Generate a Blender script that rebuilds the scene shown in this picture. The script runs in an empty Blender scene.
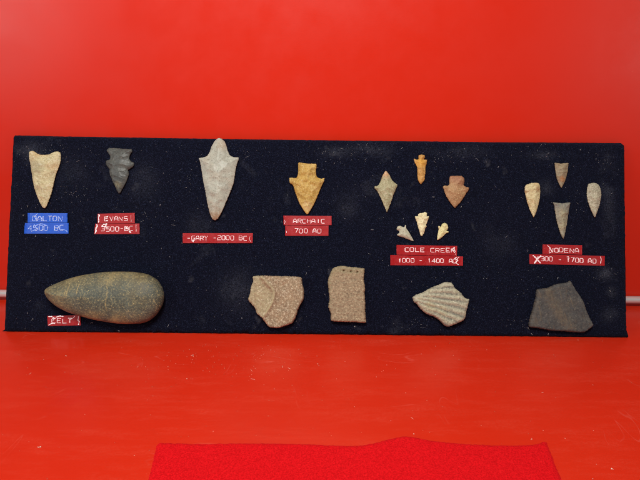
import bpy, bmesh, math, random
import numpy as np
from mathutils import Vector, Matrix, noise
from mathutils.geometry import delaunay_2d_cdt
random.seed(7); rng = np.random.default_rng(7)
scn = bpy.context.scene
col = scn.collection

# ------------------------------------------------------------------ camera pose and board plane (metres; 1 mm is about 1 px)
F = 480.0
CAM = np.array([-.0036, -.4258, .2386]); PITCH, YAW, ROLL = .3144, .0099, .0142
LEAN, BH, BT = .3661, .1973, .007
_f = np.array([math.sin(YAW)*math.cos(PITCH), math.cos(YAW)*math.cos(PITCH), -math.sin(PITCH)])
_r = np.cross(_f, [0, 0, 1]); _r /= np.linalg.norm(_r); _u = np.cross(_r, _f)
cr, sr = math.cos(ROLL), math.sin(ROLL)
_r, _u = _r*cr+_u*sr, _u*cr-_r*sr
BX = np.array([1., 0, 0]); BV = np.array([0, math.sin(LEAN), math.cos(LEAN)]); BN = np.array([0, -math.cos(LEAN), math.sin(LEAN)])
BO = np.array([0, 0, .0035])          # bottom edge of the board's front face
WALL_Y = BH*math.sin(LEAN)+BT*math.cos(LEAN)+.001

def hit(px, py, origin, normal):
    d = _f+_r*(px-320)/F-_u*(py-240)/F
    return CAM+d*(((origin-CAM)@normal)/(d@normal))
def onboard(px, py, z=0.0):
    """survey of the photo: a point of the board's plane (its own x and v axes), z above the velvet"""
    p = hit(px, py, BO+BN*z, BN)-BO
    return np.array([p@BX, p@BV])
def onfloor(px, py):
    return hit(px, py, np.zeros(3), np.array([0, 0, 1.]))[:2]

# ------------------------------------------------------------------ materials
def lin(c, a=1.0):
    o = []
    for v in c:
        v = v/255
        o.append(v/12.92 if v <= .04045 else ((v+.055)/1.055)**2.4)
    return (*o, a)
class NT:
    def __init__(s, name):
        m = bpy.data.materials.new(name); m.use_nodes = True
        s.m = m; s.t = m.node_tree; s.t.nodes.clear()
        s.out = s.t.nodes.new('ShaderNodeOutputMaterial')
        s.b = s.t.nodes.new('ShaderNodeBsdfPrincipled')
        s.t.links.new(s.b.outputs[0], s.out.inputs[0])
        s.tc = s.t.nodes.new('ShaderNodeTexCoord').outputs['Object']
    def n(s, k, **kw):
        o = s.t.nodes.new(k)
        for a, b in kw.items(): setattr(o, a, b)
        return o
    def set(s, sock, v):
        if hasattr(v, 'is_output'): s.t.links.new(v, sock)
        else: sock.default_value = v
    def mapping(s, scale=(1, 1, 1), rot=(0, 0, 0), loc=(0, 0, 0), vec=None):
        o = s.n('ShaderNodeMapping'); s.set(o.inputs['Vector'], vec or s.tc)
        o.inputs['Scale'].default_value = scale; o.inputs['Rotation'].default_value = rot; o.inputs['Location'].default_value = loc
        return o.outputs[0]
    def noise(s, scale, detail=4, rough=.6, dist=0, vec=None):
        o = s.n('ShaderNodeTexNoise'); s.set(o.inputs['Vector'], vec or s.tc)
        o.inputs['Scale'].default_value = scale; o.inputs['Detail'].default_value = detail
        o.inputs['Roughness'].default_value = rough; o.inputs['Distortion'].default_value = dist
        return o.outputs['Fac']
    def voro(s, scale, vec=None, feature='F1', out='Distance'):
        o = s.n('ShaderNodeTexVoronoi', feature=feature); s.set(o.inputs['Vector'], vec or s.tc)
        o.inputs['Scale'].default_value = scale; return o.outputs[out]
    def math(s, op, a, b=0.0, clamp=False):
        o = s.n('ShaderNodeMath', operation=op, use_clamp=clamp); s.set(o.inputs[0], a); s.set(o.inputs[1], b); return o.outputs[0]
    def rng(s, v, a, b, c=0.0, d=1.0):
        o = s.n('ShaderNodeMapRange'); s.set(o.inputs[0], v)
        for i, q in enumerate((a, b, c, d)): o.inputs[i+1].default_value = q
        return o.outputs[0]
    def mix(s, f, a, b):
        o = s.n('ShaderNodeMix', data_type='RGBA'); s.set(o.inputs[0], f); s.set(o.inputs[6], a); s.set(o.inputs[7], b); return o.outputs[2]
    def bump(s, h, strength, dist, nrm=None):
        o = s.n('ShaderNodeBump'); o.inputs['Strength'].default_value = strength; o.inputs['Distance'].default_value = dist
        s.set(o.inputs['Height'], h)
        if nrm: s.set(o.inputs['Normal'], nrm)
        return o.outputs[0]
    def fin(s, color, rough=.6, normal=None, spec=.5, **kw):
        s.set(s.b.inputs['Base Color'], color); s.set(s.b.inputs['Roughness'], rough)
        s.b.inputs['Specular IOR Level'].default_value = spec
        if normal: s.set(s.b.inputs['Normal'], normal)
        for k, v in kw.items(): s.set(s.b.inputs[k.replace('_', ' ')], v)
        return s.m

def stone_mat(name, a, b, c, speck=(230, 225, 205), sp=.3, rough=.62, coarse=110, fine=900, bump=.35, tint=None, seed=0.0, spec=.35):
    """a, b = two broad mineral tones, c = stain tone, sp = how much pale grain shows; the mesh colour 'patch' adds own patches of tint"""
    a, b, c, speck = [tuple(k*q for k, q in zip(C_, (.93, .93, .90))) for C_ in (a, b, c, speck)]
    if tint: tint = tuple(k*q for k, q in zip(tint, (.93, .93, .90)))
    t = NT(name); v = t.mapping(loc=(seed, seed*.7, seed*.3))
    base = t.mix(t.rng(t.noise(coarse, 5, .65, .6, v), .36, .64), lin(a), lin(b))
    base = t.mix(t.rng(t.noise(coarse*.6, 4, .6, 0, t.mapping(loc=(seed+3, 1, 2))), .52, .7, 0, .8), base, lin(c))
    grain = t.noise(fine*.75, 3, .75, 0, v)
    base = t.mix(t.rng(grain, .53, .66, 0, sp), base, lin(speck))
    base = t.mix(t.rng(grain, .46, .33, 0, .6), base, lin([k*.55 for k in c]))
    base = t.mix(t.rng(t.noise(fine*.4, 4, .8, 0, t.mapping(loc=(7, seed, 1))), .55, .7, 0, .45), base, lin([k*.72 for k in b]))
    base = t.mix(t.rng(t.voro(fine*.35, t.mapping(loc=(seed, 2, 1))), .17, .09, 0, min(1, sp*1.6)), base, lin(speck))
    at = t.n('ShaderNodeVertexColor', layer_name='patch')
    if tint:
        f = t.math('MULTIPLY', t.rng(at.outputs['Color'], 0, 1), t.rng(t.noise(fine*.6, 4, .75, 0, v), .3, .6), True)
        base = t.mix(f, base, lin(tint))
    base = t.mix(t.rng(t.noise(coarse*2.6, 6, .75, .3, t.mapping(loc=(seed, 9, 4))), .56, .68, 0, .5), base, lin(speck))
    h = t.math('ADD', t.noise(fine*.45, 5, .7, 0, v), t.math('MULTIPLY', grain, .5))
    return t.fin(base, t.rng(grain, .3, .7, rough-.1, rough+.15), t.bump(h, bump, .0008), spec)

def tape_mat(name, c, pale):
    t = NT(name)
    n1 = t.noise(160, 4, .7); n2 = t.noise(1500, 2, .5)
    base = t.mix(t.rng(n1, .5, .75, 0, .6), lin(c), lin(pale))
    base = t.mix(t.rng(n2, .64, .78, 0, .25), base, lin((235, 215, 215)))
    return t.fin(base, t.rng(n1, .3, .7, .3, .5), t.bump(n1, .3, .0004), .3)

# board velvet
t = NT('navy_velvet')
g1 = t.noise(2600, 2, .6); g2 = t.noise(700, 4, .7, .4); g3 = t.noise(22, 5, .62, .5)
base = t.mix(t.rng(g2, .35, .68), lin((2, 3, 12)), lin((11, 16, 34)))
base = t.mix(t.rng(t.noise(950, 3, .8), .54, .74, 0, .75), base, lin((52, 60, 86)))
base = t.mix(t.math('MULTIPLY', t.math('ADD', t.rng(g3, .6, .85, 0, .5), t.math('MULTIPLY', t.n('ShaderNodeVertexColor', layer_name='patch').outputs['Color'], t.rng(g3, .35, .6))), t.rng(g2, .35, .65), True), base, lin((84, 88, 98)))
base = t.mix(t.math('MULTIPLY', t.rng(t.noise(60, 3, .5, 0, t.mapping(loc=(4.2, 1.1, 0))), .68, .78, 0, .3), t.rng(g1, .3, .6), True), base, lin((96, 98, 104)))
velvet = t.fin(base, .95, t.bump(t.math('ADD', g2, g1), .8, .0008), .1, Sheen_Weight=.05, Sheen_Roughness=.5, Sheen_Tint=lin((120, 140, 190)))

# red painted wall
t = NT('red_painted_wall')
n1 = t.noise(4, 4, .5); n2 = t.noise(900, 2, .5)
base = t.mix(n1, lin((196, 30, 3)), lin((203, 35, 5)))
base = t.mix(t.rng(t.noise(260, 3, .8), .74, .8, 0, .35), base, lin((235, 120, 100)))
wallm = t.fin(base, t.rng(t.noise(30, 4, .6), .3, .7, .30, .40), t.bump(n2, .05, .0003), .4)
# red painted floor with fine scratches, scuffs and dust
t = NT('red_painted_shelf')
n1 = t.noise(7, 5, .6)
base = t.mix(n1, lin((193, 36, 13)), lin((205, 46, 20)))
sc = t.mapping(scale=(14, 60, 1), rot=(0, 0, .35)); sc2 = t.mapping(scale=(55, 12, 1), rot=(0, 0, .5), loc=(5, 2, 0))
def lines(vec, s, w, lo):
    q = t.noise(s, 1, .5, .3, vec)
    l = t.rng(t.math('ABSOLUTE', t.math('SUBTRACT', q, .5)), w, 0)
    return t.math('MULTIPLY', l, t.rng(t.noise(16, 3, .6, 0, t.mapping(loc=(s, s, 0))), lo+.04, lo+.16), True)
scr = t.math('MAXIMUM', lines(sc, 1.0, .012, .52), lines(sc2, 1.3, .010, .55))
scuff = t.math('MULTIPLY', t.rng(t.noise(26, 7, .8, .2, t.mapping(scale=(.5, 2.5, 1), loc=(2, 0, 0))), .48, .75, 0, .2), t.rng(t.noise(600, 3, .7), .35, .65), True)
dust = t.rng(t.noise(750, 2, .6), .73, .8, 0, .3)
base = t.mix(t.math('MULTIPLY', scr, .12), base, lin((236, 150, 130)))
base = t.mix(scuff, base, lin((232, 120, 96)))
base = t.mix(dust, base, lin((240, 165, 140)))
floorm = t.fin(base, t.math('ADD', t.rng(n1, .3, .7, .27, .38), t.math('MULTIPLY', scr, .3)), t.bump(t.math('ADD', t.noise(300, 3, .6), scr), .05, .0004), .5)
# red felt
t = NT('red_felt')
n1 = t.noise(900, 4, .75); n2 = t.noise(330, 3, .7)
base = t.mix(t.rng(n1, .38, .62), lin((180, 7, 14)), lin((218, 18, 26)))
base = t.mix(t.rng(n2, .6, .75, 0, .4), base, lin((236, 38, 38)))
feltm = t.fin(base, .95, t.bump(t.math('ADD', n1, n2), .5, .0005), .1, Sheen_Weight=.12, Sheen_Roughness=.5, Sheen_Tint=lin((255, 80, 70)))
t = NT('brushed_steel')
steel = t.fin(t.mix(t.noise(90, 3, .6, 0, t.mapping(scale=(1, 40, 40))), lin((205, 202, 200)), lin((240, 239, 237))), .22, None, .6, Metallic=.45)
t = NT('lint_fibre'); lintm = t.fin(t.mix(t.noise(300), lin((62, 66, 80)), lin((205, 202, 196))), .9)
t = NT('navy_fuzz'); fuzzm = t.fin(t.mix(t.noise(300), lin((30, 32, 48)), lin((96, 98, 112))), .95)
t = NT('speck_dust'); dustm = t.fin(t.mix(t.noise(200), lin((225, 190, 170)), lin((245, 235, 220))), .9)
t = NT('white_embossed_letter'); letm = t.fin(t.mix(t.rng(t.noise(700, 3), .4, .65), lin((244, 232, 232)), lin((220, 150, 152))), .55)
t = NT('stress_whitened_plastic'); crem = t.fin(t.mix(t.rng(t.noise(1100, 3), .45, .7), lin((250, 244, 244)), lin((232, 190, 192))), .6)
t = NT('blue_letter'); letb = t.fin(t.mix(t.rng(t.noise(700, 3), .4, .65), lin((205, 220, 248)), lin((90, 140, 230))), .55)
redtape = tape_mat('red_label_tape', (150, 10, 16), (164, 40, 46))
bluetape = tape_mat('blue_label_tape', (0, 74, 186), (14, 98, 206))

# ------------------------------------------------------------------ object helpers
def link(name, mesh, mat, parent=None, smooth=True):
    o = bpy.data.objects.new(name, mesh); col.objects.link(o)
    if mat: mesh.materials.append(mat)
    if parent: o.parent = parent
    if smooth:
        for p in mesh.polygons: p.use_smooth = True
    return o
def tag(o, label=None, cat=None, group=None, kind=None):
    if label: o['label'] = label
    if cat: o['category'] = cat
    if group: o['group'] = group
    if kind: o['kind'] = kind
    return o
def frame_at(u, v, z=0.0):
    p = BO+BX*u+BV*v+BN*z
    return Matrix(((BX[0], BV[0], BN[0], p[0]), (BX[1], BV[1], BN[1], p[1]), (BX[2], BV[2], BN[2], p[2]), (0, 0, 0, 1)))
def densify(P, step, jag, seed, sm=True):
    P = np.array(P, float); out = []
    n = len(P)
    for i in range(n):
        a, b = P[i], P[(i+1) % n]; L = np.linalg.norm(b-a); k = max(1, int(round(L/step)))
        pm, pn = P[i-1], P[(i+2) % n]
        for j in range(k):
            s = j/k
            q = a*(1-s)+b*s
            if sm:    # half-way to a Catmull-Rom curve, so corners stay but sides are not straight chords
                c = .5*((2*a)+(b-pm)*s+(2*pm-5*a+4*b-pn)*s*s+(-pm+3*a-3*b+pn)*s**3)
                q = q*.35+c*.65
            out.append(q)
    out = np.array(out); m = len(out)
    nx = np.roll(out, -1, 0)-np.roll(out, 1, 0); nx /= np.linalg.norm(nx, axis=1)[:, None]+1e-12
    nr = np.stack([nx[:, 1], -nx[:, 0]], 1)
    jj = np.array([noise.noise(Vector((p[0]*700, p[1]*700, seed)))+.6*noise.noise(Vector((p[0]*1700, p[1]*1700, seed+9))) for p in out])
    return out+nr*(jj*jag)[:, None]
def inside(pts, poly):
    x, y = pts[:, 0], pts[:, 1]; r = np.zeros(len(pts), bool); n = len(poly); j = n-1
    for i in range(n):
        a, b = poly[i], poly[j]
        c = (a[1] > y) != (b[1] > y)
        xx = (b[0]-a[0])*(y-a[1])/((b[1]-a[1]) if b[1] != a[1] else 1e-12)+a[0]
        r ^= c & (x < xx); j = i
    return r
def edgedist(pts, poly):
    d = np.full(len(pts), 1e9); n = len(poly)
    for i in range(n):
        a, b = poly[i], poly[(i+1) % n]; ab = b-a; t_ = np.clip(((pts-a)@ab)/(ab@ab+1e-18), 0, 1)
        d = np.minimum(d, np.linalg.norm(pts-(a+t_[:, None]*ab), axis=1))
    return d
def slab(name, outline, T, zm, w, p, step, jag, seed, mat, height=None, patch=None, parent=None, back=True, sm=True):
    """a solid from its outline: upper skin with its own relief, rounded rim, flat underside. outline = points in the local plane"""
    O = densify(outline, step, jag, seed, sm)
    mn, mx = O.min(0), O.max(0)
    gx, gy = np.meshgrid(np.arange(mn[0], mx[0], step), np.arange(mn[1], mx[1], step))
    G = np.stack([gx.ravel(), gy.ravel()], 1); G[:, 0] += (np.round((G[:, 1]-mn[1])/step) % 2)*step*.5
    G += rng.uniform(-.2, .2, G.shape)*step
    G = G[inside(G, O)]; D = edgedist(G, O); k = D > step*.55; G = G[k]; D = D[k]
    nO = len(O); A = np.vstack([O, G]); D = np.concatenate([np.zeros(nO), D])
    vs, _, fs, ov, _, _ = delaunay_2d_cdt([Vector(q) for q in A], [(i, (i+1) % nO) for i in range(nO)], [], 1, 1e-7)
    if len(vs) != len(A):
        A = np.array([list(v) for v in vs]); D = edgedist(A, O)
        D[D < step*.2] = 0
    e = np.clip(D/w, 0, 1); prof = (1-(1-e)**p)**(1/p)
    Z = zm+(T-zm)*prof
    if height is not None: Z = Z+height(A, D)*np.clip(D/(w*.35), 0, 1)
    bm = bmesh.new()
    top = [bm.verts.new((A[i, 0], A[i, 1], Z[i])) for i in range(len(A))]
    rim = set(i for i in range(len(A)) if D[i] == 0)
    bot = {}
    if back:
        for i in range(len(A)):
            bot[i] = top[i] if i in rim else bm.verts.new((A[i, 0], A[i, 1], zm*(1-prof[i])))
    for f in fs:
        try: bm.faces.new([top[i] for i in f])
        except ValueError: pass
        if back:
            try: bm.faces.new([bot[i] for i in reversed(f)])
            except ValueError: pass
    bmesh.ops.recalc_face_normals(bm, faces=bm.faces)
    me = bpy.data.meshes.new(name)
    bm.to_mesh(me)
    if patch is not None:
        ca = me.color_attributes.new('patch', 'FLOAT_COLOR', 'POINT')
        co = np.empty(len(me.vertices)*3); me.vertices.foreach_get('co', co); co = co.reshape(-1, 3)
        v = np.clip(patch(co[:, :2]), 0, 1)
        ca.data.foreach_set('color', np.stack([v, v, v, np.ones_like(v)], 1).ravel())
    bm.free()
    o = link(name, me, mat, parent)
    for f in me.polygons: f.use_smooth = f.normal.z > -.05
    return o
def fbm(A, s, seed, oct=3):
    return np.array([noise.fractal(Vector((q[0]*s, q[1]*s, seed)), 1.0, 2.0, oct) for q in A])
def flakes(A, D, outline, n, r, depth, seed, aniso=1.8):
    """knapped surface: overlapping shallow bowls struck in from the edge, ridges where they meet"""
    rg = np.random.default_rng(seed); O = np.array(outline); mn, mx = O.min(0), O.max(0); C = []
    c0 = O.mean(0)
    while len(C) < n:
        q = rg.uniform(mn, mx)
        if inside(q[None], O)[0]: C.append(q)
    C = np.array(C); ang = np.arctan2(C[:, 1]-c0[1], (C[:, 0]-c0[0]))*.25+rg.uniform(-.5, .5, n)
    best = np.full(len(A), 1e9); idx = np.zeros(len(A), int)
    for i in range(n):
        d = A-C[i]; ca, sa = math.cos(ang[i]), math.sin(ang[i])
        x = d[:, 0]*ca+d[:, 1]*sa; y = (-d[:, 0]*sa+d[:, 1]*ca)*aniso
        q = np.sqrt(x*x+y*y)*rg.uniform(.8, 1.2); m = q < best; best[m] = q[m]; idx[m] = i
    lev = rg.uniform(-.35, .35, n)
    return .85*depth*(np.clip(best/r, 0, 1.4)**2-.7+lev[idx])
def place(outline_px, zm):
    P = np.array([onboard(x, y, zm) for x, y in outline_px]); c = (P.min(0)+P.max(0))/2
    return P-c, c

# ------------------------------------------------------------------ the setting
def sheet(name, vs, mat):
    me = bpy.data.meshes.new(name); me.from_pydata(vs, [], [(0, 1, 2, 3)]); return link(name, me, mat, None, False)
tag(sheet('floor', [(-1.2, -1.3, 0), (1.2, -1.3, 0), (1.2, WALL_Y+.02, 0), (-1.2, WALL_Y+.02, 0)], floorm), kind='structure')
tag(sheet('wall', [(-1.2, WALL_Y, -.01), (1.2, WALL_Y, -.01), (1.2, WALL_Y, .75), (-1.2, WALL_Y, .75)], wallm), kind='structure')

# steel rod along the foot of the wall
bm = bmesh.new(); rr = .0043
bmesh.ops.create_cone(bm, cap_ends=True, segments=32, radius1=rr, radius2=rr, depth=1.9, matrix=Matrix.Translation((0, 0, 0))@Matrix.Rotation(math.pi/2, 4, 'Y'))
me = bpy.data.meshes.new('metal_rod'); bm.to_mesh(me); bm.free()
rod = link('metal_rod', me, steel); rod.location = (0, WALL_Y-rr, rr+.0040)
tag(rod, 'thin shiny steel rod running along the foot of the red wall behind the dark board', 'rod')

# ------------------------------------------------------------------ the velvet board
BPX = [(13.6, 138), (15.2, 135.4), (60, 136.4), (120, 137.3), (200, 138.6), (320, 140.2), (420, 141.3), (500, 142.2), (600, 142.9), (621, 143.2), (624, 145.6),
       (624.6, 200), (625.3, 260), (626, 315), (626.6, 330), (628.4, 336.3), (627, 338.2), (615, 337.6), (500, 336.3), (320, 334.4), (150, 332.8), (9, 331.6), (5, 329.5), (6, 300), (9.6, 220), (12, 175)]
bo = [onboard(x, y, -.0035) for x, y in BPX]
bh = lambda A, D: .0004*fbm(A, 30, 3)+.00012*fbm(A, 500, 5, 2)
def smudge(C):
    o = np.zeros(len(C))
    for x, y, rx, ry, k in ((606, 273, 7, 6, .9), (612, 292, 4, 4, .8), (610, 316, 7, 6, .6), (608, 185, 6, 28, .6), (337, 152, 14, 5, .8), (30, 152, 12, 9, .7), (552, 155, 18, 4, .7), (548, 188, 8, 7, .6),
                            (455, 152, 25, 6, .4), (370, 150, 20, 6, .4), (200, 225, 12, 12, .3), (240, 290, 20, 20, .25), (70, 175, 14, 16, .3), (350, 205, 12, 14, .35), (500, 235, 16, 22, .25), (145, 185, 12, 20, .3)):
        q = onboard(x, y); o = np.maximum(o, k*np.exp(-((C[:, 0]-q[0])/(rx*.001))**2-((C[:, 1]-q[1])/(ry*.001))**2))
    return o
board = slab('display_board', bo, BT, .0035, .003, 2.2, .0028, .0003, 1.0, velvet, bh, smudge)
# the slab's upper skin is the front face: put its top at the board plane
board.matrix_world = frame_at(0, 0, -BT)
tag(board, 'long dark navy velvet covered board leaning on the red wall and holding all the stones', 'display board')

def fibres(name, pts, mat, parent, kind=True):
    bm = bmesh.new()
    for (x, y, z, L, a, w, curl) in pts:
        k = 2 if L < .0012 else 5; prev = None
        for i in range(k+1):
            s = i/k; aa = a+curl*s
            if i: x += math.cos(aa)*L/k; y += math.sin(aa)*L/k
            nx, ny = -math.sin(aa)*w/2, math.cos(aa)*w/2
            ring = [bm.verts.new((x+nx, y+ny, z)), bm.verts.new((x, y, z+w*.8)), bm.verts.new((x-nx, y-ny, z))]
            if prev:
                for q in range(3): bm.faces.new((prev[q], prev[(q+1) % 3], ring[(q+1) % 3], ring[q]))
            prev = ring
    me = bpy.data.meshes.new(name); bm.to_mesh(me); bm.free()
    return link(name, me, mat, parent)
L = []
clusters = [(35, 155), (75, 195), (130, 225), (330, 155), (362, 150), (450, 160), (545, 150), (612, 160), (600, 270), (520, 320), (180, 180), (60, 150), (240, 145), (590, 200), (420, 325)]
for i in range(900):
    if i < 420:
        cx_, cy_ = random.choice(clusters); px, py = random.gauss(cx_, 14), random.gauss(cy_, 7)
    else: px, py = random.uniform(12, 620), random.uniform(141, 331)
    if not (12 < px < 620 and 143 < py < 330): continue
    u, v = onboard(px, py)
    big = random.random() < .035
    L.append((u, v, BT+.0004, random.uniform(.0014, .004) if big else abs(random.gauss(.0004, .0004))+.00025, random.uniform(0, 6.28), .00022 if not big else .0002, random.uniform(-2, 2) if big else 0))
for px, py in [(23.5, 215), (160, 205), (498, 167), (372, 230), (78, 310), (85, 291), (92, 323), (580, 150), (402, 148), (532, 334), (548, 334), (290, 315), (355, 326), (242, 318), (558, 278), (610, 291), (464, 149), (28, 206), (36, 236), (28, 313), (33, 319), (433, 197), (461, 207), (119, 331), (168, 326)]:
    for k in range(3):
        u, v = onboard(px+random.uniform(-.5, .5), py+random.uniform(-.5, .5)); L.append((u, v, BT+.0004, random.uniform(.0004, .0012), random.uniform(0, 6.28), .0004, 0))
FZ = []
# loose fuzz along the upper and lower edges
for i in range(420):
    px = random.uniform(16, 621); top_ = random.random() < .7
    py = (135.6+(px-15)*.0127 if top_ else 331.4+(px-6)*.0101)+random.uniform(-.3, .9)*(1 if top_ else -1)
    u, v = onboard(px, py); FZ.append((u, v, BT-.0016, random.uniform(.0004, .0009), (math.pi/2 if top_ else -math.pi/2)+random.uniform(-1.3, 1.3), .00013, random.uniform(-1, 1)))
fz2 = fibres('fuzz', FZ, fuzzm, board); tag(fz2, kind='stuff')
fz = fibres('lint', L, lintm, board); tag(fz, kind='stuff')

# ------------------------------------------------------------------ knapped points
G1 = 'knapped stone points mounted on the board'
def point(name, px, T, mat, label, cat='arrowhead', step=.0005, nfl=22, jag=.00034, depth=.0006, seed=1, patch=None, group=G1, fr=.004, p=1.3, wk=.85):
    P, c = place(px, T*.3)
    Dm = edgedist(*(lambda g: (g[inside(g, P)], P))(rng.uniform(P.min(0), P.max(0), (600, 2)))).max()
    h = lambda A, D: flakes(A, D, P, nfl, fr, depth, seed)+.00012*fbm(A, 500, seed)
    o = slab(name, P, T, T*.3, Dm*wk, p, step, jag, seed, mat, h, patch)
    o.matrix_world = frame_at(c[0], c[1], .0002)
    return tag(o, label, cat, group)

M = {}
M['dalton'] = stone_mat('cream_chert', (214, 203, 163), (186, 174, 134), (198, 168, 122), sp=.5, seed=1, tint=(160, 152, 122))
M['evans'] = stone_mat('charcoal_chert', (72, 75, 74), (90, 93, 90), (60, 64, 64), speck=(128, 128, 120), sp=.12, seed=2, rough=.42, bump=.2, tint=(168, 158, 118))
M['gary'] = stone_mat('milky_grey_chert', (182, 184, 172), (166, 168, 158), (172, 162, 146), speck=(206, 206, 196), sp=.15, seed=3, rough=.4, bump=.2, tint=(160, 128, 98), coarse=90)
M['archaic'] = stone_mat('golden_chert', (196, 160, 84), (178, 138, 62), (206, 176, 112), speck=(232, 214, 160), sp=.4, seed=4, tint=(226, 202, 150))
M['pale_green'] = stone_mat('pale_olive_chert', (176, 170, 136), (152, 146, 112), (170, 138, 104), sp=.35, seed=5, tint=(204, 150, 112), fine=1200)
M['amber'] = stone_mat('amber_chert', (200, 150, 78), (184, 136, 74), (206, 160, 104), speck=(225, 195, 140), sp=.3, seed=6, tint=(216, 160, 50), fine=1300)
M['tan'] = stone_mat('tan_pink_chert', (176, 136, 98), (156, 116, 80), (178, 148, 104), speck=(215, 185, 145), sp=.4, seed=7, tint=(150, 100, 78), fine=1200)
M['small_grey'] = stone_mat('pale_grey_chert', (196, 192, 172), (176, 174, 156), (190, 180, 150), sp=.4, seed=8, fine=1500)
M['ivory'] = stone_mat('ivory_chert', (232, 222, 180), (214, 200, 156), (224, 198, 140), speck=(245, 240, 215), sp=.5, seed=9, fine=1500)
M['butter'] = stone_mat('buttery_chert', (230, 220, 162), (214, 204, 148), (226, 214, 178), speck=(245, 238, 205), sp=.4, seed=10, fine=1500)
M['cream_brown'] = stone_mat('cream_spotted_chert', (216, 202, 160), (196, 180, 134), (180, 142, 92), speck=(240, 230, 200), sp=.5, seed=11, tint=(150, 106, 66), fine=1100)
M['brown_grey'] = stone_mat('brown_grey_chert', (152, 136, 110), (134, 122, 102), (150, 118, 82), speck=(190, 180, 155), sp=.3, seed=12, tint=(172, 110, 60), fine=1200)
M['light_grey'] = stone_mat('light_grey_chert', (188, 182, 158), (160, 154, 134), (170, 164, 140), speck=(230, 226, 210), sp=.6, seed=13, fine=1000)
M['dull_grey'] = stone_mat('dull_grey_chert', (150, 144, 126), (134, 128, 114), (166, 156, 122), speck=(188, 182, 160), sp=.35, seed=14, tint=(122, 120, 116), fine=1000)
sm_ = lambda x, a, b: np.clip((x-a)/(b-a), 0, 1)
def blob(cx, cy, r): return lambda C: np.clip(1.3-np.hypot(C[:, 0]-cx, C[:, 1]-cy)/r, 0, 1)

point('stone_point', [(29, 152.2), (30.5, 151.2), (33, 150.9), (35, 151.8), (37.5, 153.5), (41, 154.6), (45, 154.8), (49.5, 154.3), (53, 152.4), (55.5, 151.7), (58.5, 151.6), (60.6, 153), (61, 156), (60.8, 161.5), (59.5, 166), (57.5, 171), (55.5, 177), (54.5, 181.5), (53.7, 185.5), (51.5, 194), (49, 201), (46.4, 206.9), (45.2, 208.2), (43.8, 208.1), (42.4, 206.9), (40, 203), (37, 196), (34.3, 188), (32.7, 180), (32.2, 176), (31.2, 170), (30.2, 163), (29.2, 158)],
      .0055, M['dalton'], 'cream triangular stone point with a notched concave base, above the blue strips', seed=11, patch=blob(-.008, .012, .009), nfl=26, depth=.0005)
point('stone_point', [(106.7, 150.4), (109.1, 148), (115.3, 148), (122.7, 148.7), (131.3, 149.1), (132.4, 151.7), (130.4, 154.7), (129.6, 158.7), (131.3, 161.3), (134, 162.9), (134, 165.3), (132, 168), (128.3, 170), (129.1, 174), (126.7, 181.3), (122.9, 188.7), (119.7, 193.7), (118, 192.7), (115.3, 186.7), (112.7, 182), (110, 175.3), (109.3, 170.7), (109.6, 169.2), (107.3, 166.7), (105.7, 163.3), (106.4, 160.5), (110, 159.3), (110, 156), (108.3, 153.3)],
      .0048, M['evans'], 'charcoal grey stone point with double side notches, above the strip reading EVANS', depth=.00035, seed=12, patch=lambda C: .45*blob(-.001, -.0145, .004)(C), nfl=20)
point('stone_point', [(216.3, 139.4), (218.8, 138), (221.9, 138.8), (224.8, 141.9), (226.5, 145.6), (227.8, 150.6), (230, 155.2), (233.8, 157.1), (238.5, 157.3), (238.8, 159.4), (236.9, 165), (235.6, 171), (234.9, 176), (233.7, 183.3), (230, 193.3), (225.8, 203.3), (221.7, 212.5), (217.8, 218.9), (214.7, 220.3), (211.8, 218.3), (208.7, 210), (206.7, 200), (205.6, 193.3), (203.5, 183.3), (201.9, 173.6), (201, 167.5), (200, 161.9), (198.8, 158.3), (203.1, 157.3), (206.9, 156), (209.4, 152.3), (211.3, 146.9), (213.8, 142.3)],
      .0085, M['gary'], 'largest stone point, milky grey with a long tapered stem, overlapping the board top edge', seed=13, patch=lambda C: np.maximum(sm_(-C[:, 1], .03, .037), .5*blob(.003, .033, .006)(C)), nfl=22, fr=.006, depth=.0005, p=1.2)
point('stone_point', [(298.5, 162.6), (307.5, 163.5), (316.5, 164.1), (316.1, 170.6), (316.9, 176.6), (320.6, 178.6), (324.4, 178.1), (324.4, 180.9), (321.6, 186.6), (318.4, 194.1), (315, 202.5), (310.3, 210.9), (307.5, 214.5), (305.3, 212.8), (300.9, 206.3), (297.8, 199.7), (294.4, 190.3), (292.9, 185.6), (289.7, 182.8), (289.3, 178.1), (292.5, 177.6), (296.3, 177.8), (297.8, 173.4), (298.1, 167.8)],
      .006, M['archaic'], 'golden yellow stone point with a square stem, above the strip reading ARCHAIC', seed=14, patch=blob(.001, -.018, .005), nfl=30, depth=.0008)
point('stone_point', [(385.1, 171.1), (386.9, 171.6), (389.8, 175.5), (392.7, 181), (397.4, 184.8), (396.4, 188.2), (393.4, 195.2), (390.5, 204), (387.6, 211.3), (386.6, 212), (384.7, 207.6), (381, 198.9), (377.4, 191.6), (374.5, 188.6), (374.5, 186.5), (378.1, 185.3), (380.3, 181.2), (382.5, 175.5)],
      .0045, M['pale_green'], 'pale olive diamond shaped stone point, left of the orange sliver point', seed=15, patch=blob(0, .018, .005), step=.0004)
point('stone_point', [(418.8, 155.2), (421.4, 154.7), (424.5, 155.2), (425, 157.5), (424, 159.4), (427.1, 159.9), (426.6, 163.8), (425.5, 167.9), (425.2, 174.2), (424.5, 179.9), (422.4, 183), (420.8, 184.4), (419.3, 183), (417.5, 178.9), (417.2, 173.1), (417, 167.4), (415.4, 164.3), (413.8, 160.6), (414.1, 158.5), (416.5, 159.6), (418.5, 159.1), (418.2, 157)],
      .0035, M['amber'], 'slim amber orange stone point with tiny barbs, topmost of the group of six', seed=16, patch=blob(0, .007, .005), step=.0004, nfl=16, fr=.003)
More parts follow.
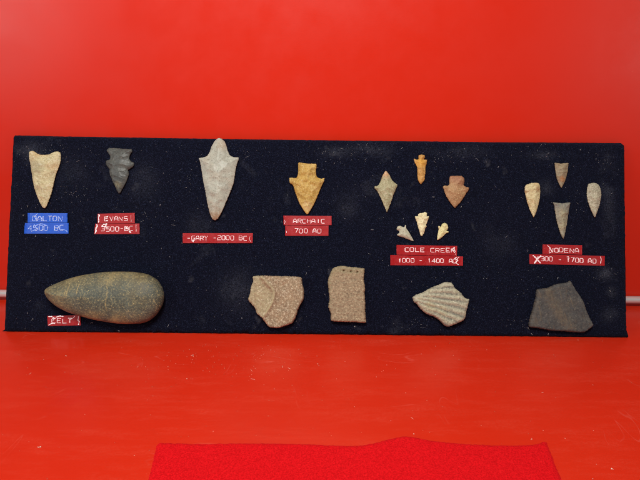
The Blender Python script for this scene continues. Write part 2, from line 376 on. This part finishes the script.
point('stone_point', [(450.1, 176.3), (455.8, 175.7), (461.6, 175.9), (464.2, 178.5), (464.5, 181.7), (463.6, 185.1), (466.3, 187), (468.9, 187.4), (468.3, 190.5), (465.2, 195.2), (461.6, 200.9), (457.4, 205.6), (454.8, 207.9), (452.7, 206.1), (449.6, 202), (445.9, 195.7), (443.9, 190.5), (442.8, 186.9), (444.9, 185.3), (448, 185.6), (449.4, 183.2), (449.1, 179.6)],
      .005, M['tan'], 'brownish pink stone point with a broad square stem, right of the orange sliver', seed=17, patch=lambda C: sm_(C[:, 0]*.5+C[:, 1], .004, .012), step=.0004)
cr3 = lambda L_: [(390+x/10, 205+y/10) for x, y in L_]
GS = 'tiny pale points above the strip reading COLE CREEK'
point('stone_point', cr3([(75, 215), (100, 207), (120, 215), (140, 220), (150, 200), (160, 205), (165, 235), (190, 270), (215, 315), (236, 355), (225, 360), (180, 345), (130, 325), (75, 308), (70, 290), (90, 280), (90, 262), (68, 248), (66, 232)]),
      .003, M['small_grey'], 'tiny pale grey stone point tilted to lower right, leftmost of three tiny ones', seed=18, step=.0003, nfl=12, fr=.0025, depth=.0004, jag=.00018)
point('stone_point', cr3([(300, 82), (330, 78), (345, 70), (370, 80), (370, 110), (388, 112), (388, 130), (375, 165), (362, 200), (368, 212), (350, 240), (348, 262), (330, 300), (315, 312), (302, 300), (290, 255), (275, 205), (262, 160), (248, 125), (252, 112), (280, 110), (282, 92)]),
      .0033, M['ivory'], 'tiny ivory stone point with serrated right edge, upright between two tiny ones', seed=19, step=.0003, nfl=14, fr=.0025, depth=.0005, jag=.0003)
point('stone_point', cr3([(520, 190), (545, 178), (570, 190), (582, 215), (580, 240), (565, 255), (585, 262), (583, 278), (560, 285), (530, 315), (500, 340), (478, 352), (470, 345), (472, 310), (480, 270), (485, 240), (480, 215), (492, 207), (508, 220), (512, 205)]),
      .0032, M['butter'], 'tiny buttery yellow stone point leaning to lower left, rightmost of three tiny ones', seed=20, step=.0003, nfl=12, fr=.0025, depth=.0004, jag=.0002)
point('stone_point', [(526.1, 184.8), (531.5, 183), (537.6, 182.9), (539.6, 184.8), (540.2, 190.2), (539.9, 197), (538.3, 205.1), (536, 212.5), (533.9, 217), (533.1, 217), (530.2, 211.2), (527.4, 203.7), (525.7, 197), (524.5, 190.9), (524.7, 186.8)],
      .0048, M['cream_brown'], 'cream leaf shaped stone point with brown flecks, leftmost of the right hand four', seed=21, patch=lambda C: np.maximum(blob(.004, .011, .003)(C), blob(-.0075, .008, .002)(C)), step=.0004)
point('stone_point', [(554.7, 162.9), (560.6, 163.4), (568.1, 162.9), (568.3, 165.2), (567.4, 172.6), (565.4, 180), (562.7, 186.1), (561.3, 187.8), (559.5, 185.5), (556.6, 178.7), (555.5, 172.6), (554.7, 166.5)],
      .004, M['brown_grey'], 'short brownish grey triangular stone point, topmost of the right hand four', seed=22, patch=blob(0, -.004, .0035), step=.0004, nfl=16)
point('stone_point', [(587.6, 185), (589.1, 183.5), (594.1, 182.8), (598.4, 184.6), (600.7, 189.7), (601.3, 195.3), (599.8, 203.8), (597.1, 212.2), (595.3, 216.9), (593.8, 216.9), (590.9, 210.3), (588.1, 202.8), (586.6, 195.3), (586.9, 188.5)],
      .0048, M['light_grey'], 'speckled light grey leaf shaped stone point, nearest the right edge of the board', seed=23, step=.0004)
point('stone_point', [(553.1, 202.4), (561.9, 203.2), (569.8, 202.3), (569.8, 205.6), (568.4, 213.1), (567.1, 222.5), (565.3, 231.9), (564.7, 235.6), (563.2, 239), (561.5, 236.6), (559.1, 230), (556.3, 220.6), (554.8, 211.3), (554, 205.6)],
      .0042, M['dull_grey'], 'long dull grey triangular stone point directly above the strip reading NODENA', seed=24, patch=lambda C: sm_(C[:, 1], .008, .015), step=.0004)

# ------------------------------------------------------------------ the polished axe head
cpx = [(45.2, 292.8), (45.8, 289), (50, 286), (59, 282), (69.5, 278.2), (81.5, 275.2), (95, 273), (105, 271.8), (117.5, 271.6), (130, 271.7), (137, 272.2), (147.5, 274.3), (156.5, 279.3), (161.8, 286.8), (164, 296), (162.2, 305.5), (156.5, 314.5), (149, 320.8), (140, 323.6), (125, 324), (113, 323.2), (95, 320.2), (80, 316.3), (68, 312.4), (57.5, 307), (50, 300.8), (46.3, 295.8)]
P, c = place(cpx, .009)
def axe_patch(C):
    x, y = C[:, 0], C[:, 1]
    yy = np.abs(y+.0)/.026
    band = np.clip((yy-.38)/.4, 0, 1)*np.clip((.045-x)/.03, 0, 1)*.75
    nz = fbm(C, 70, 4, 4)
    band = np.maximum(band, .6*np.clip((-x-.02)/.03, 0, 1))*np.clip(.7+1.0*nz, 0, 1)
    xl = x-.0075-.0006*np.sin(y*300)
    band = np.maximum(band, (np.abs(xl) < .00045)*.75*(y > -.012))
    for sx, y0, y1 in ((-.0305, .001, .013), (-.021, .004, .013), (-.0325, .0, .008)):
        band = np.maximum(band, (np.abs(x-sx-.1*(y-.005)) < .0005)*(y > y0)*(y < y1)*.9)
    return band
M['axe'] = stone_mat('olive_greenstone', (94, 101, 92), (80, 84, 75), (102, 94, 70), speck=(172, 160, 116), sp=.65, seed=20, rough=.5, coarse=60, fine=800, bump=.4, tint=(176, 156, 106))
axe = slab('stone_axe', P, .023, .008, .0262, 2.0, .0007, .0001, 31, M['axe'], lambda A, D: .0003*fbm(A, 60, 3)+.00006*fbm(A, 700, 4), axe_patch)
axe.matrix_world = frame_at(c[0], c[1], 0)
tag(axe, 'smooth olive grey teardrop stone axe head lying at the lower left of the board', 'stone axe')

# ------------------------------------------------------------------ pottery pieces
GP = 'broken pottery pieces along the lower board edge'
def sherd(px, T, mat, label, seed, h, patch, jag=.0005, w=.0028, step=.0006, zr=.5, p=2.2):
    P, c = place(px, T*zr)
    f = lambda C: patch(C+c)
    hh = lambda A, D: h(A+c, D)
    o = slab('pottery_sherd', P, T, T*zr, w, p, step, jag, seed, mat, hh, f)
    o.matrix_world = frame_at(c[0], c[1], .0002)
    return tag(o, label, 'pottery sherd', GP)
def seg_dist(C, pts):
    d = np.full(len(C), 1e9)
    for a, b in zip(pts[:-1], pts[1:]):
        ab = b-a; s = np.clip(((C-a)@ab)/(ab@ab), 0, 1); d = np.minimum(d, np.linalg.norm(C-(a+s[:, None]*ab), axis=1))
    return d
A1 = [(253.1, 276.2), (263.1, 275.4), (273.9, 275.9), (286.3, 276.2), (300.9, 277.1), (302.4, 283.6), (304, 290.5), (303.5, 299), (299.4, 306.7), (296.7, 314.4), (293.2, 322.1), (286.3, 325.5), (277, 328), (269.3, 327.1), (265.4, 322.9), (261.6, 317.5), (257, 313.7), (254.6, 307.5), (250, 302.4), (248, 299), (250, 293.6), (251.1, 286.7), (253.1, 281.3)]
ridge = [onboard(x, y, .004) for x, y in [(262, 276), (266, 281), (272, 287), (274.5, 292), (273.5, 300), (268, 310), (262, 318)]]
def left_of(C):      # 1 left of the curved ridge
    P_ = np.array(ridge+[onboard(x, y) for x, y in ((235, 330), (235, 265))]); return inside(C, P_).astype(float)
M['sA'] = stone_mat('buff_pottery', (162, 137, 110), (146, 127, 104), (142, 116, 94), speck=(240, 230, 205), sp=.5, seed=31, rough=.8, fine=700, bump=.6, tint=(178, 168, 134))
sherd(A1, .0085, M['sA'], 'five sided buff pottery piece with a raised curved ridge and reddish right half', 41,
      lambda A, D: .0019*np.exp(-(seg_dist(A, ridge)/.0022)**2)-.0012*left_of(A)*sm_(seg_dist(A, ridge), 0, .004)+.0004*fbm(A, 120, 2)+.00025*fbm(A, 500, 8),
      lambda C: np.clip(.65*left_of(C)*sm_(seg_dist(C, ridge), -.001, .004)+np.exp(-(seg_dist(C, ridge)/.0012)**2), 0, 1))  # left part's own olive tint; pale line on the crest is a painted-in highlight
A2 = [(334.3, 267.3), (341.8, 265.8), (350, 266.8), (363.5, 268.2), (364.7, 270), (363.8, 279), (365, 286.5), (364.7, 294), (365.3, 303), (365.3, 313.6), (365.8, 322.6), (356, 322.3), (342.5, 321.8), (331.3, 320.8), (330.5, 313.6), (328.3, 306.8), (329.3, 298.5), (328.3, 288), (327.8, 280.5), (329.8, 274.5), (331.3, 270.8)]
pits = [onboard(x, y, .006) for x, y in ((343.7, 270.9), (350.9, 271.6), (357.3, 272.2))]
def cords(A):
    u = A[:, 0]*math.cos(.9)+A[:, 1]*math.sin(.9); v = A[:, 0]*math.cos(-.85)+A[:, 1]*math.sin(-.85)
    return np.sin(u*2*math.pi/.0058+2*fbm(A, 60, 3))*np.sin(v*2*math.pi/.0064)
M['sB'] = stone_mat('pink_brown_pottery', (160, 139, 114), (146, 127, 104), (156, 136, 108), speck=(218, 202, 172), sp=.4, seed=32, rough=.8, fine=750, bump=.6, tint=(142, 134, 104))
sherd(A2, .0075, M['sB'], 'upright rectangular pinkish brown pottery piece with three punched dots near its top', 42,
      lambda A, D: .00010*cords(A)+.00045*fbm(A, 420, 2)-.0030*sum(np.exp(-(np.linalg.norm(A-q, axis=1)/.0009)**2) for q in pits),
      lambda C: np.clip(sm_(C[:, 1], pits[0][1]-.004, pits[0][1]+.001)+sm_(-C[:, 0], -onboard(332, 295)[0], -onboard(329, 295)[0]), 0, 1)*.85, step=.00042)
A3 = [(412.4, 297.8), (415.2, 295.1), (422.6, 292.3), (430.7, 287.6), (438.9, 284.6), (444.9, 281.9), (451.7, 282.9), (455.1, 288.3), (460.5, 292.3), (464.6, 297.8), (468.9, 299.1), (468.4, 303.2), (466.6, 309.3), (465.3, 316.7), (462.5, 320.8), (455.1, 324.2), (448.3, 326.6), (443.6, 324.8), (438.9, 320.1), (434.1, 316.7), (426.7, 314), (420.6, 309.3), (416.5, 303.9), (413.8, 301.8)]
fo = onboard(405-200/7.385, 270+150/7.385)
def ribs(A):
    th = -np.arctan2(A[:, 1]-fo[1], A[:, 0]-fo[0])
    w_ = .006*fbm(A, 90, 6, 2)
    return np.cos((th+w_*1.8-.03-.0425)*2*math.pi/.085)
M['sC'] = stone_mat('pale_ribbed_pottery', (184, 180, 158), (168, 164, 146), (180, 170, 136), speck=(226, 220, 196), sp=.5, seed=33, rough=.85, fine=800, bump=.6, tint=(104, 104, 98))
ex = onboard(430, 300)[0]
sherd(A3, .0085, M['sC'], 'pale grey fan shaped pottery piece with ridged grooves, pointed at its left end', 43,
      lambda A, D: (.0005*ribs(A))*sm_(D, .001, .006)+.0004*fbm(A, 300, 2),
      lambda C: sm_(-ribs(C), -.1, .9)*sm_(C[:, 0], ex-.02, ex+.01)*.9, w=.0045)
A4 = [(537.1, 289.3), (546.7, 288), (556, 284), (565.3, 282.7), (569.6, 280.9), (571.3, 282.7), (574.7, 288.7), (579.3, 295.3), (583.3, 302.7), (585.3, 308.7), (588.7, 316.7), (592.7, 324.7), (590, 328), (583.3, 332.2), (576, 332.3), (562.7, 331.3), (550, 330.5), (540, 328.4), (529.3, 327), (528.7, 323.3), (530, 316.7), (532.7, 308.7), (534.9, 299.3)]
M['sD'] = stone_mat('dark_grey_pottery', (80, 80, 80), (64, 65, 67), (92, 85, 76), speck=(140, 134, 120), sp=.2, seed=34, rough=.7, fine=850, bump=.5, tint=(116, 102, 82))
q0 = onboard(560, 318); 
def streak(A, s=1.0):
    u = A[:, 0]*math.cos(.25)+A[:, 1]*math.sin(.25); v = -A[:, 0]*math.sin(.25)+A[:, 1]*math.cos(.25)
    return np.array([noise.noise(Vector((a*520, b*70, 3))) for a, b in zip(u, v)])
tr = [onboard(x, y) for x, y in ((545, 290), (549, 302), (556, 314), (566, 326))]
sherd(A4, .0065, M['sD'], 'dark charcoal grey trapezoid pottery piece with scratched streaks, at the lower right', 44,
      lambda A, D: .0003*streak(A)+.0003*fbm(A, 200, 2)+.0005*np.exp(-(seg_dist(A, tr)/.004)**2),
      lambda C: np.clip(.6*np.exp(-(seg_dist(C, tr)/.005)**2)+sm_(streak(C), .25, .5)*.5, 0, 1), step=.0006)

# ------------------------------------------------------------------ label strips with embossed letters
S = {   # strokes on a 4 wide, 6 high grid
 'A': [[(0, 0), (0, 3.4), (1.2, 6), (2.8, 6), (4, 3.4), (4, 0)], [(0, 2.2), (4, 2.2)]], 'B': [[(0, 0), (0, 6), (3.3, 6), (4, 5.2), (4, 3.8), (3.3, 3.1), (0, 3.1)], [(3.3, 3.1), (4, 2.3), (4, .8), (3.3, 0), (0, 0)]],
 'C': [[(4, 6), (.8, 6), (0, 5.2), (0, .8), (.8, 0), (4, 0)]], 'D': [[(0, 0), (0, 6), (3, 6), (4, 5), (4, 1), (3, 0), (0, 0)]], 'E': [[(4, 6), (0, 6), (0, 0), (4, 0)], [(0, 3), (3.3, 3)]],
 'G': [[(4, 6), (.8, 6), (0, 5.2), (0, .8), (.8, 0), (4, 0), (4, 2.8), (2.2, 2.8)]], 'H': [[(0, 0), (0, 6)], [(4, 0), (4, 6)], [(0, 3), (4, 3)]], 'I': [[(2, 0), (2, 6)]],
 'K': [[(0, 0), (0, 6)], [(4, 6), (0, 2.8)], [(1.3, 3.6), (4, 0)]], 'L': [[(0, 6), (0, 0), (4, 0)]], 'N': [[(0, 0), (0, 6), (4, 0), (4, 6)]],
 'O': [[(.8, 0), (0, .8), (0, 5.2), (.8, 6), (3.2, 6), (4, 5.2), (4, .8), (3.2, 0), (.8, 0)]], 'R': [[(0, 0), (0, 6), (3.3, 6), (4, 5.2), (4, 3.8), (3.3, 3), (0, 3)], [(2, 3), (4, 0)]],
 'S': [[(4, 6), (.7, 6), (0, 5.3), (0, 3.7), (.7, 3), (3.3, 3), (4, 2.3), (4, .7), (3.3, 0), (0, 0)]], 'T': [[(0, 6), (4, 6)], [(2, 6), (2, 0)]], 'V': [[(0, 6), (2, 0), (4, 6)]], 'Y': [[(0, 6), (2, 3), (4, 6)], [(2, 3), (2, 0)]],
 '0': [[(.8, 0), (0, .8), (0, 5.2), (.8, 6), (3.2, 6), (4, 5.2), (4, .8), (3.2, 0), (.8, 0)]], '1': [[(1, 4.9), (2.2, 6), (2.2, 0)]], '2': [[(0, 6), (3.3, 6), (4, 5.3), (4, 3.7), (3.3, 3), (.7, 3), (0, 2.3), (0, 0), (4, 0)]],
 '3': [[(0, 6), (3.3, 6), (4, 5.3), (4, 3.7), (3.3, 3), (1, 3)], [(3.3, 3), (4, 2.3), (4, .7), (3.3, 0), (0, 0)]], '4': [[(3, 0), (3, 6), (0, 2), (4, 2)]], '5': [[(4, 6), (0, 6), (0, 3.3), (3.3, 3.3), (4, 2.6), (4, .7), (3.3, 0), (0, 0)]],
 '7': [[(0, 6), (4, 6), (1.4, 0)]], '-': [[(.6, 3), (3.4, 3)]]}
def ribbon(bm, pts, w, z0, z1, taper=False):
    """raised ridge following pts; w = width or list of widths"""
    n = len(pts); ws = w if hasattr(w, '__len__') else [w]*n; prev = None
    for i in range(n):
        a = np.array(pts[max(0, i-1)]); b = np.array(pts[min(n-1, i+1)]); d = b-a; d = d/(np.linalg.norm(d)+1e-12)
        nn = np.array([-d[1], d[0]])*ws[i]/2; p = np.array(pts[i])
        # mitre on sharp bends
        if 0 < i < n-1:
            d1 = p-np.array(pts[i-1]); d1 /= np.linalg.norm(d1)+1e-12; k = 1/max(.55, abs(d1@d)); nn = nn*k
        ring = [bm.verts.new((*(p+nn), z0)), bm.verts.new((*(p+nn*.6), z1)), bm.verts.new((*(p-nn*.6), z1)), bm.verts.new((*(p-nn), z0))]
        if prev:
            for q in range(3): bm.faces.new((prev[q], prev[q+1], ring[q+1], ring[q]))
        else: bm.faces.new(ring)
        prev = ring
    bm.faces.new(list(reversed(prev)))
TZ = .0007
def strip(quad, text, x0, x1, yc0, yc1, hpx, mat, lmat, label, creases=(), group='embossed plastic name strips', sw=.00086):
    """quad px: tl tr br bl. text spans px x0..x1, centre line from yc0 to yc1, letter height hpx"""
    Q = [onboard(x, y) for x, y in quad]; c = sum(Q)/4; Q = [q-c for q in Q]
    # tape: slightly rippled sheet with thickness and turned-down edges
    nx, ny = 40, 6; bm = bmesh.new(); rows = []
    sd = random.uniform(0, 50)
    for j in range(ny+1):
        r = []
        for i in range(nx+1):
            s, t_ = i/nx, j/ny; p = (Q[3]*(1-s)+Q[2]*s)*(1-t_)+(Q[0]*(1-s)+Q[1]*s)*t_
            z = TZ+.0002*noise.noise(Vector((p[0]*90, p[1]*60, sd)))+(.0005*(max(0, s-.93)/.07)**2+.0004*(max(0, .06-s)/.06)**2)
            if i in (0, nx): p = p+np.array([.0003*noise.noise(Vector((p[1]*900, sd, i))), 0])
            r.append(bm.verts.new((p[0], p[1], z)))
        rows.append(r)
    for j in range(ny):
        for i in range(nx): bm.faces.new((rows[j][i], rows[j][i+1], rows[j+1][i+1], rows[j+1][i]))
    ext = bmesh.ops.extrude_face_region(bm, geom=list(bm.faces))
    for v in [g for g in ext['geom'] if isinstance(g, bmesh.types.BMVert)]: v.co.z -= .00045
    bmesh.ops.recalc_face_normals(bm, faces=bm.faces)
    me = bpy.data.meshes.new('label_strip'); bm.to_mesh(me); bm.free()
    o = link('label_strip', me, mat, None, False); o.matrix_world = frame_at(c[0], c[1], 0)
    tag(o, label, 'label', group)
    # letters
    bm = bmesh.new(); n = len(text); a = onboard(x0, yc0)-c; b = onboard(x1, yc1)-c
    H = onboard(x0, yc0-hpx/2)[1]-onboard(x0, yc0+hpx/2)[1]; Lt = np.linalg.norm(b-a); e = (b-a)/Lt; up = np.array([-e[1], e[0]])
    adv = Lt/(n-.28); cw = adv*.72
    for k, ch in enumerate(text):
        for st in S.get(ch, []):
            pts = []
            jx, jy = random.uniform(-.3, .3), random.uniform(-.45, .45)
            for (gx, gy) in st:
                pts.append(a+e*(k*adv+(gx+jx)/4*cw)+up*((gy+jy)/6-.5)*H)
            ribbon(bm, pts, sw*random.uniform(.85, 1.15), TZ-.0001, TZ+.00045)
    me = bpy.data.meshes.new('lettering'); bm.to_mesh(me); bm.free(); link('lettering', me, lmat, o, False)
    if creases:
        for (pl, w) in creases:
            bm = bmesh.new(); dense = []
            for (p, q) in zip(pl[:-1], pl[1:]):
                k = max(2, int(math.dist(p, q)/.6))
                for i in range(k): s = i/k; dense.append((p[0]*(1-s)+q[0]*s, p[1]*(1-s)+q[1]*s))
            dense.append(pl[-1])
            pts = [onboard(x+random.uniform(-.12, .12), y+random.uniform(-.12, .12))-c for x, y in dense]
            ws = [w*.0013*random.uniform(.45, 1.25) for _ in pts]; ws[0] *= .4; ws[-1] *= .4
            ribbon(bm, pts, ws, TZ-.0001, TZ+.00028)
            me = bpy.data.meshes.new('crease'); bm.to_mesh(me); bm.free(); link('crease', me, crem if lmat is letm else lmat, o, False)
    return o
RG = 'red embossed name strips'
strip([(28.3, 213.1), (68, 213.3), (68, 222.8), (28.3, 222.8)], 'DALTON', 33.2, 62.6, 218.6, 218.8, 4.6, bluetape, letb, 'bright blue embossed strip reading DALTON, upper of the two blue strips',
      [([(38, 213.6), (35, 216.5), (37.5, 221.5)], .7)], 'blue embossed name strips')
strip([(25.6, 223.1), (69.1, 223.1), (69.1, 233.6), (24.7, 233.6)], '4500 BC', 29, 63.8, 227.9, 227.9, 4.8, bluetape, letb, 'bright blue embossed strip reading 4500 BC, lower of the two blue strips',
      [([(34.5, 224), (37, 229), (32, 231.5)], .8), ([(37, 225), (42, 223.8), (47, 225.5)], .9), ([(63, 229.5), (66.5, 230.5), (68.5, 233)], .8), ([(25.5, 224), (26.6, 225)], .9)], 'blue embossed name strips')
strip([(98, 213.8), (135.2, 213), (135.2, 223.3), (98, 223.5)], 'EVANS', 105, 127.8, 218.9, 218.7, 4.0, redtape, letm, 'red embossed strip reading EVANS below the charcoal double notched point',
      [([(98.8, 214.4), (99.8, 215.6), (98.6, 218), (99.3, 220), (98.6, 223)], 1.3), ([(131.3, 215), (131.6, 222)], .35), ([(106, 217), (108.6, 216.6)], .8), ([(106, 220.6), (108.6, 220.4)], .6)], RG)
strip([(95.6, 223.7), (140, 223.6), (140, 234), (94.6, 234.2)], '3500-BC', 101.8, 133.2, 229, 228.7, 4.4, redtape, letm, 'red embossed strip reading 3500-BC, offset under the strip reading EVANS',
      [([(97, 224.3), (97.6, 226), (96, 229), (96.4, 231), (95.2, 233.6)], 1.3), ([(101.8, 227), (104, 224.3), (107, 224.4), (105.4, 226.6), (108, 227.6)], 1.2), ([(136.3, 224.6), (136.6, 232)], .5), ([(129.2, 231.2), (131.6, 233)], 1.1), ([(125.4, 226.2), (127.5, 229)], .9)], RG)
strip([(183, 233.2), (253, 233.2), (252.8, 243.2), (183, 243.2)], '-GARY -2000 BC', 187.6, 246.8, 238.1, 238.1, 4.2, redtape, letm, 'long single red embossed strip reading GARY 2000 BC below the largest point',
      [([(250.2, 236.3), (249.4, 239), (250.8, 242)], .4), ([(191.5, 240.5), (193.5, 242), (193.8, 239.5)], .6)], RG)
strip([(283.5, 215.6), (331.5, 216), (331.5, 225.2), (283.6, 225.2)], 'ARCHAIC', 293.6, 324.4, 221.2, 221.4, 4.0, redtape, letm, 'red embossed strip reading ARCHAIC below the golden yellow point',
      [([(284.6, 220), (285.2, 222), (284.6, 224)], .6)], RG)
strip([(285.4, 225.5), (328.5, 225.5), (328.4, 235.9), (285.2, 235.9)], '700 AD', 295, 320.8, 230.8, 231, 4.2, redtape, letm, 'red embossed strip reading 700 AD under the strip reading ARCHAIC',
      [([(286.2, 230.5), (286.8, 233)], .5)], RG)
strip([(396.4, 244.9), (456.9, 245.9), (456.6, 255.9), (396.4, 254.7)], 'COLE CREEK', 405, 454.4, 249.9, 250.5, 3.9, redtape, letm, 'red embossed strip reading COLE CREEK with a cracked right end',
      [([(454.8, 247), (451.6, 249.3), (455, 251.4), (454, 253)], .7), ([(453, 248), (455, 250.6)], .6), ([(455.8, 251), (455.2, 255)], .5)], RG)
strip([(390.2, 255), (462.7, 256.5), (462.6, 265.7), (390.2, 265.2)], '1000 - 1400 AD', 398, 456, 260.3, 261.1, 3.9, redtape, letm, 'red embossed strip reading 1000 - 1400 AD with a torn pale right end',
      [([(457, 256.8), (454.5, 258.4), (457.5, 260.6), (455.6, 262.5), (458.5, 265)], .8), ([(452.6, 259), (457.6, 259.4)], .9), ([(459, 256.8), (457, 258.8)], .6)], RG)
strip([(542.2, 244.4), (581.5, 245.3), (581.5, 254.8), (542, 253.8)], 'NODENA', 549, 578, 250, 250.6, 4.0, redtape, letm, 'red embossed strip reading NODENA below the long dull grey point',
      [([(546.5, 245), (549.5, 247.5), (552, 251.5), (548.8, 253.3)], .55)], RG)
strip([(529, 254.1), (604, 255.9), (604, 265.7), (529, 264)], '1300 - 1700 AD', 536, 595.4, 258.8, 260.9, 4.3, redtape, letm, 'red embossed strip reading 1300 - 1700 AD with a white X crack at its left',
      [([(532.5, 255.2), (536.2, 258.5), (540.5, 263.6)], 1.1), ([(541, 255.8), (537.4, 258.6), (534, 263.4)], 1.3), ([(600, 256.5), (600.8, 260), (600, 263.6)], .7), ([(566, 257), (568, 256.6), (569, 258.6)], .5)], RG)
strip([(47.8, 315.8), (80.8, 315), (81.2, 325.2), (48.5, 326)], 'CELT', 52.6, 72.4, 320.7, 320.5, 4.4, redtape, letm, 'short red embossed strip reading CELT touching the underside of the olive axe head',
      [([(48.6, 316.6), (52, 316.4), (55, 318.2), (53.4, 320.6)], .9), ([(56, 317.3), (60, 316), (64, 316.4)], 1.1), ([(49, 325), (52, 323.4), (55.6, 323.4)], .9), ([(70, 319.5), (73, 318.3), (75.6, 315.8)], .8), ([(79, 316), (78.4, 320), (79.8, 321.5), (78.6, 325)], .9)], RG)

# ------------------------------------------------------------------ the felt and the dust on the floor
fp = [(157.4, 444), (170, 443), (200, 443.6), (250, 443.2), (300, 443.8), (340, 445.4), (355.6, 445.8), (371, 443.6), (387, 439.8), (399.4, 437), (412, 437), (424.4, 439.6), (440, 441.6), (470, 444), (500, 445.2), (531, 444.8), (543.8, 441.8), (547, 442.4), (554, 461), (562, 479.7), (572, 508), (400, 530), (250, 528), (139, 520), (147.8, 480), (152.5, 461)]
FO = np.array([onfloor(x, y) for x, y in fp]); fc = (FO.min(0)+FO.max(0))/2
bulge = onfloor(402, 446)-fc
felt = slab('felt_cloth', FO-fc, .0014, -.0004, .003, 1.4, .0015, .0006, 51, feltm, lambda A, D: .0006*np.exp(-((A[:, 0]-bulge[0])/.02)**2-((A[:, 1]-bulge[1])/.02)**2)+.0001*fbm(A, 60, 3), back=False)
felt.location = (fc[0], fc[1], .0001)
tag(felt, 'bright red felt cloth with a wavy rear edge lying on the floor before the board', 'felt cloth')
L = []
for i in range(230):
    px, py = random.uniform(0, 640), 340+random.random()**1.3*140
    if i < 90: px, py = random.gauss(220, 45), random.gauss(362, 12)
    x, y = onfloor(px, py)
    if y > -.004: continue
    if 150 < px < 560 and py > 441: continue
    b_ = random.random() < .05
    L.append((x, y, .0001, random.uniform(.0015, .004) if b_ else random.uniform(.0002, .0007), random.uniform(0, 6.28), .0002, random.uniform(-3, 3) if b_ else 0))
for px, py, s in [(192, 355.5, .003), (40, 447, .002), (207, 450, .0012), (66, 356, .001), (414, 434, .001), (318, 364, .001), (612, 469, .0012), (187, 379, .001)]:
    x, y = onfloor(px, py)
    for k in range(4): L.append((x+random.uniform(-s, s)*.4, y+random.uniform(-s, s)*.3, .0001, s*random.uniform(.3, .8), random.uniform(0, 6.28), .0003, random.uniform(-1, 1)))
du = fibres('dust', L, dustm, None); tag(du, 'pale dust specks and hairs scattered on the red floor in front of the board', 'dust', kind='stuff')

# ------------------------------------------------------------------ lamps
def area(name, loc, target, size, sy, power, color=(1, 1, 1), spread=180):
    l = bpy.data.lights.new(name, 'AREA'); l.shape = 'RECTANGLE'; l.size = size; l.size_y = sy; l.energy = power; l.color = color; l.spread = math.radians(spread)
    o = bpy.data.objects.new(name, l); col.objects.link(o); o.location = loc
    o.rotation_euler = (Vector(target)-Vector(loc)).to_track_quat('-Z', 'Y').to_euler(); return o
area('ceiling_lamp', (-.06, -.48, .72), (.0, -.05, .10), .24, .2, 4.4, (1, .985, .95), 150)
area('window_light', (-.98, -.80, .56), (-.25, .07, .22), .5, .5, 2.9, (.95, .98, 1), 150)
area('added_side_light', (1.05, -.85, .42), (.25, .07, .2), .45, .45, .9, (1, .98, .96), 150)  # added soft light, no window known there; pales the right of the wall
w = bpy.data.worlds.new("World"); scn.world = w; w.use_nodes = True
w.node_tree.nodes['Background'].inputs[0].default_value = (1, .97, .92, 1); w.node_tree.nodes['Background'].inputs[1].default_value = .22

# ------------------------------------------------------------------ camera and render
cam = bpy.data.cameras.new('camera'); co = bpy.data.objects.new('camera', cam); col.objects.link(co)
cam.sensor_width = 36; cam.lens = F/640*36; cam.clip_start = .01; cam.clip_end = 50
co.matrix_world = Matrix(((_r[0], _u[0], -_f[0], CAM[0]), (_r[1], _u[1], -_f[1], CAM[1]), (_r[2], _u[2], -_f[2], CAM[2]), (0, 0, 0, 1)))
scn.camera = co
scn.render.engine = 'CYCLES'; scn.cycles.filter_width = 1.1
scn.view_settings.view_transform = 'Standard'; scn.view_settings.look = 'None'; scn.view_settings.exposure = 0; scn.view_settings.gamma = 1
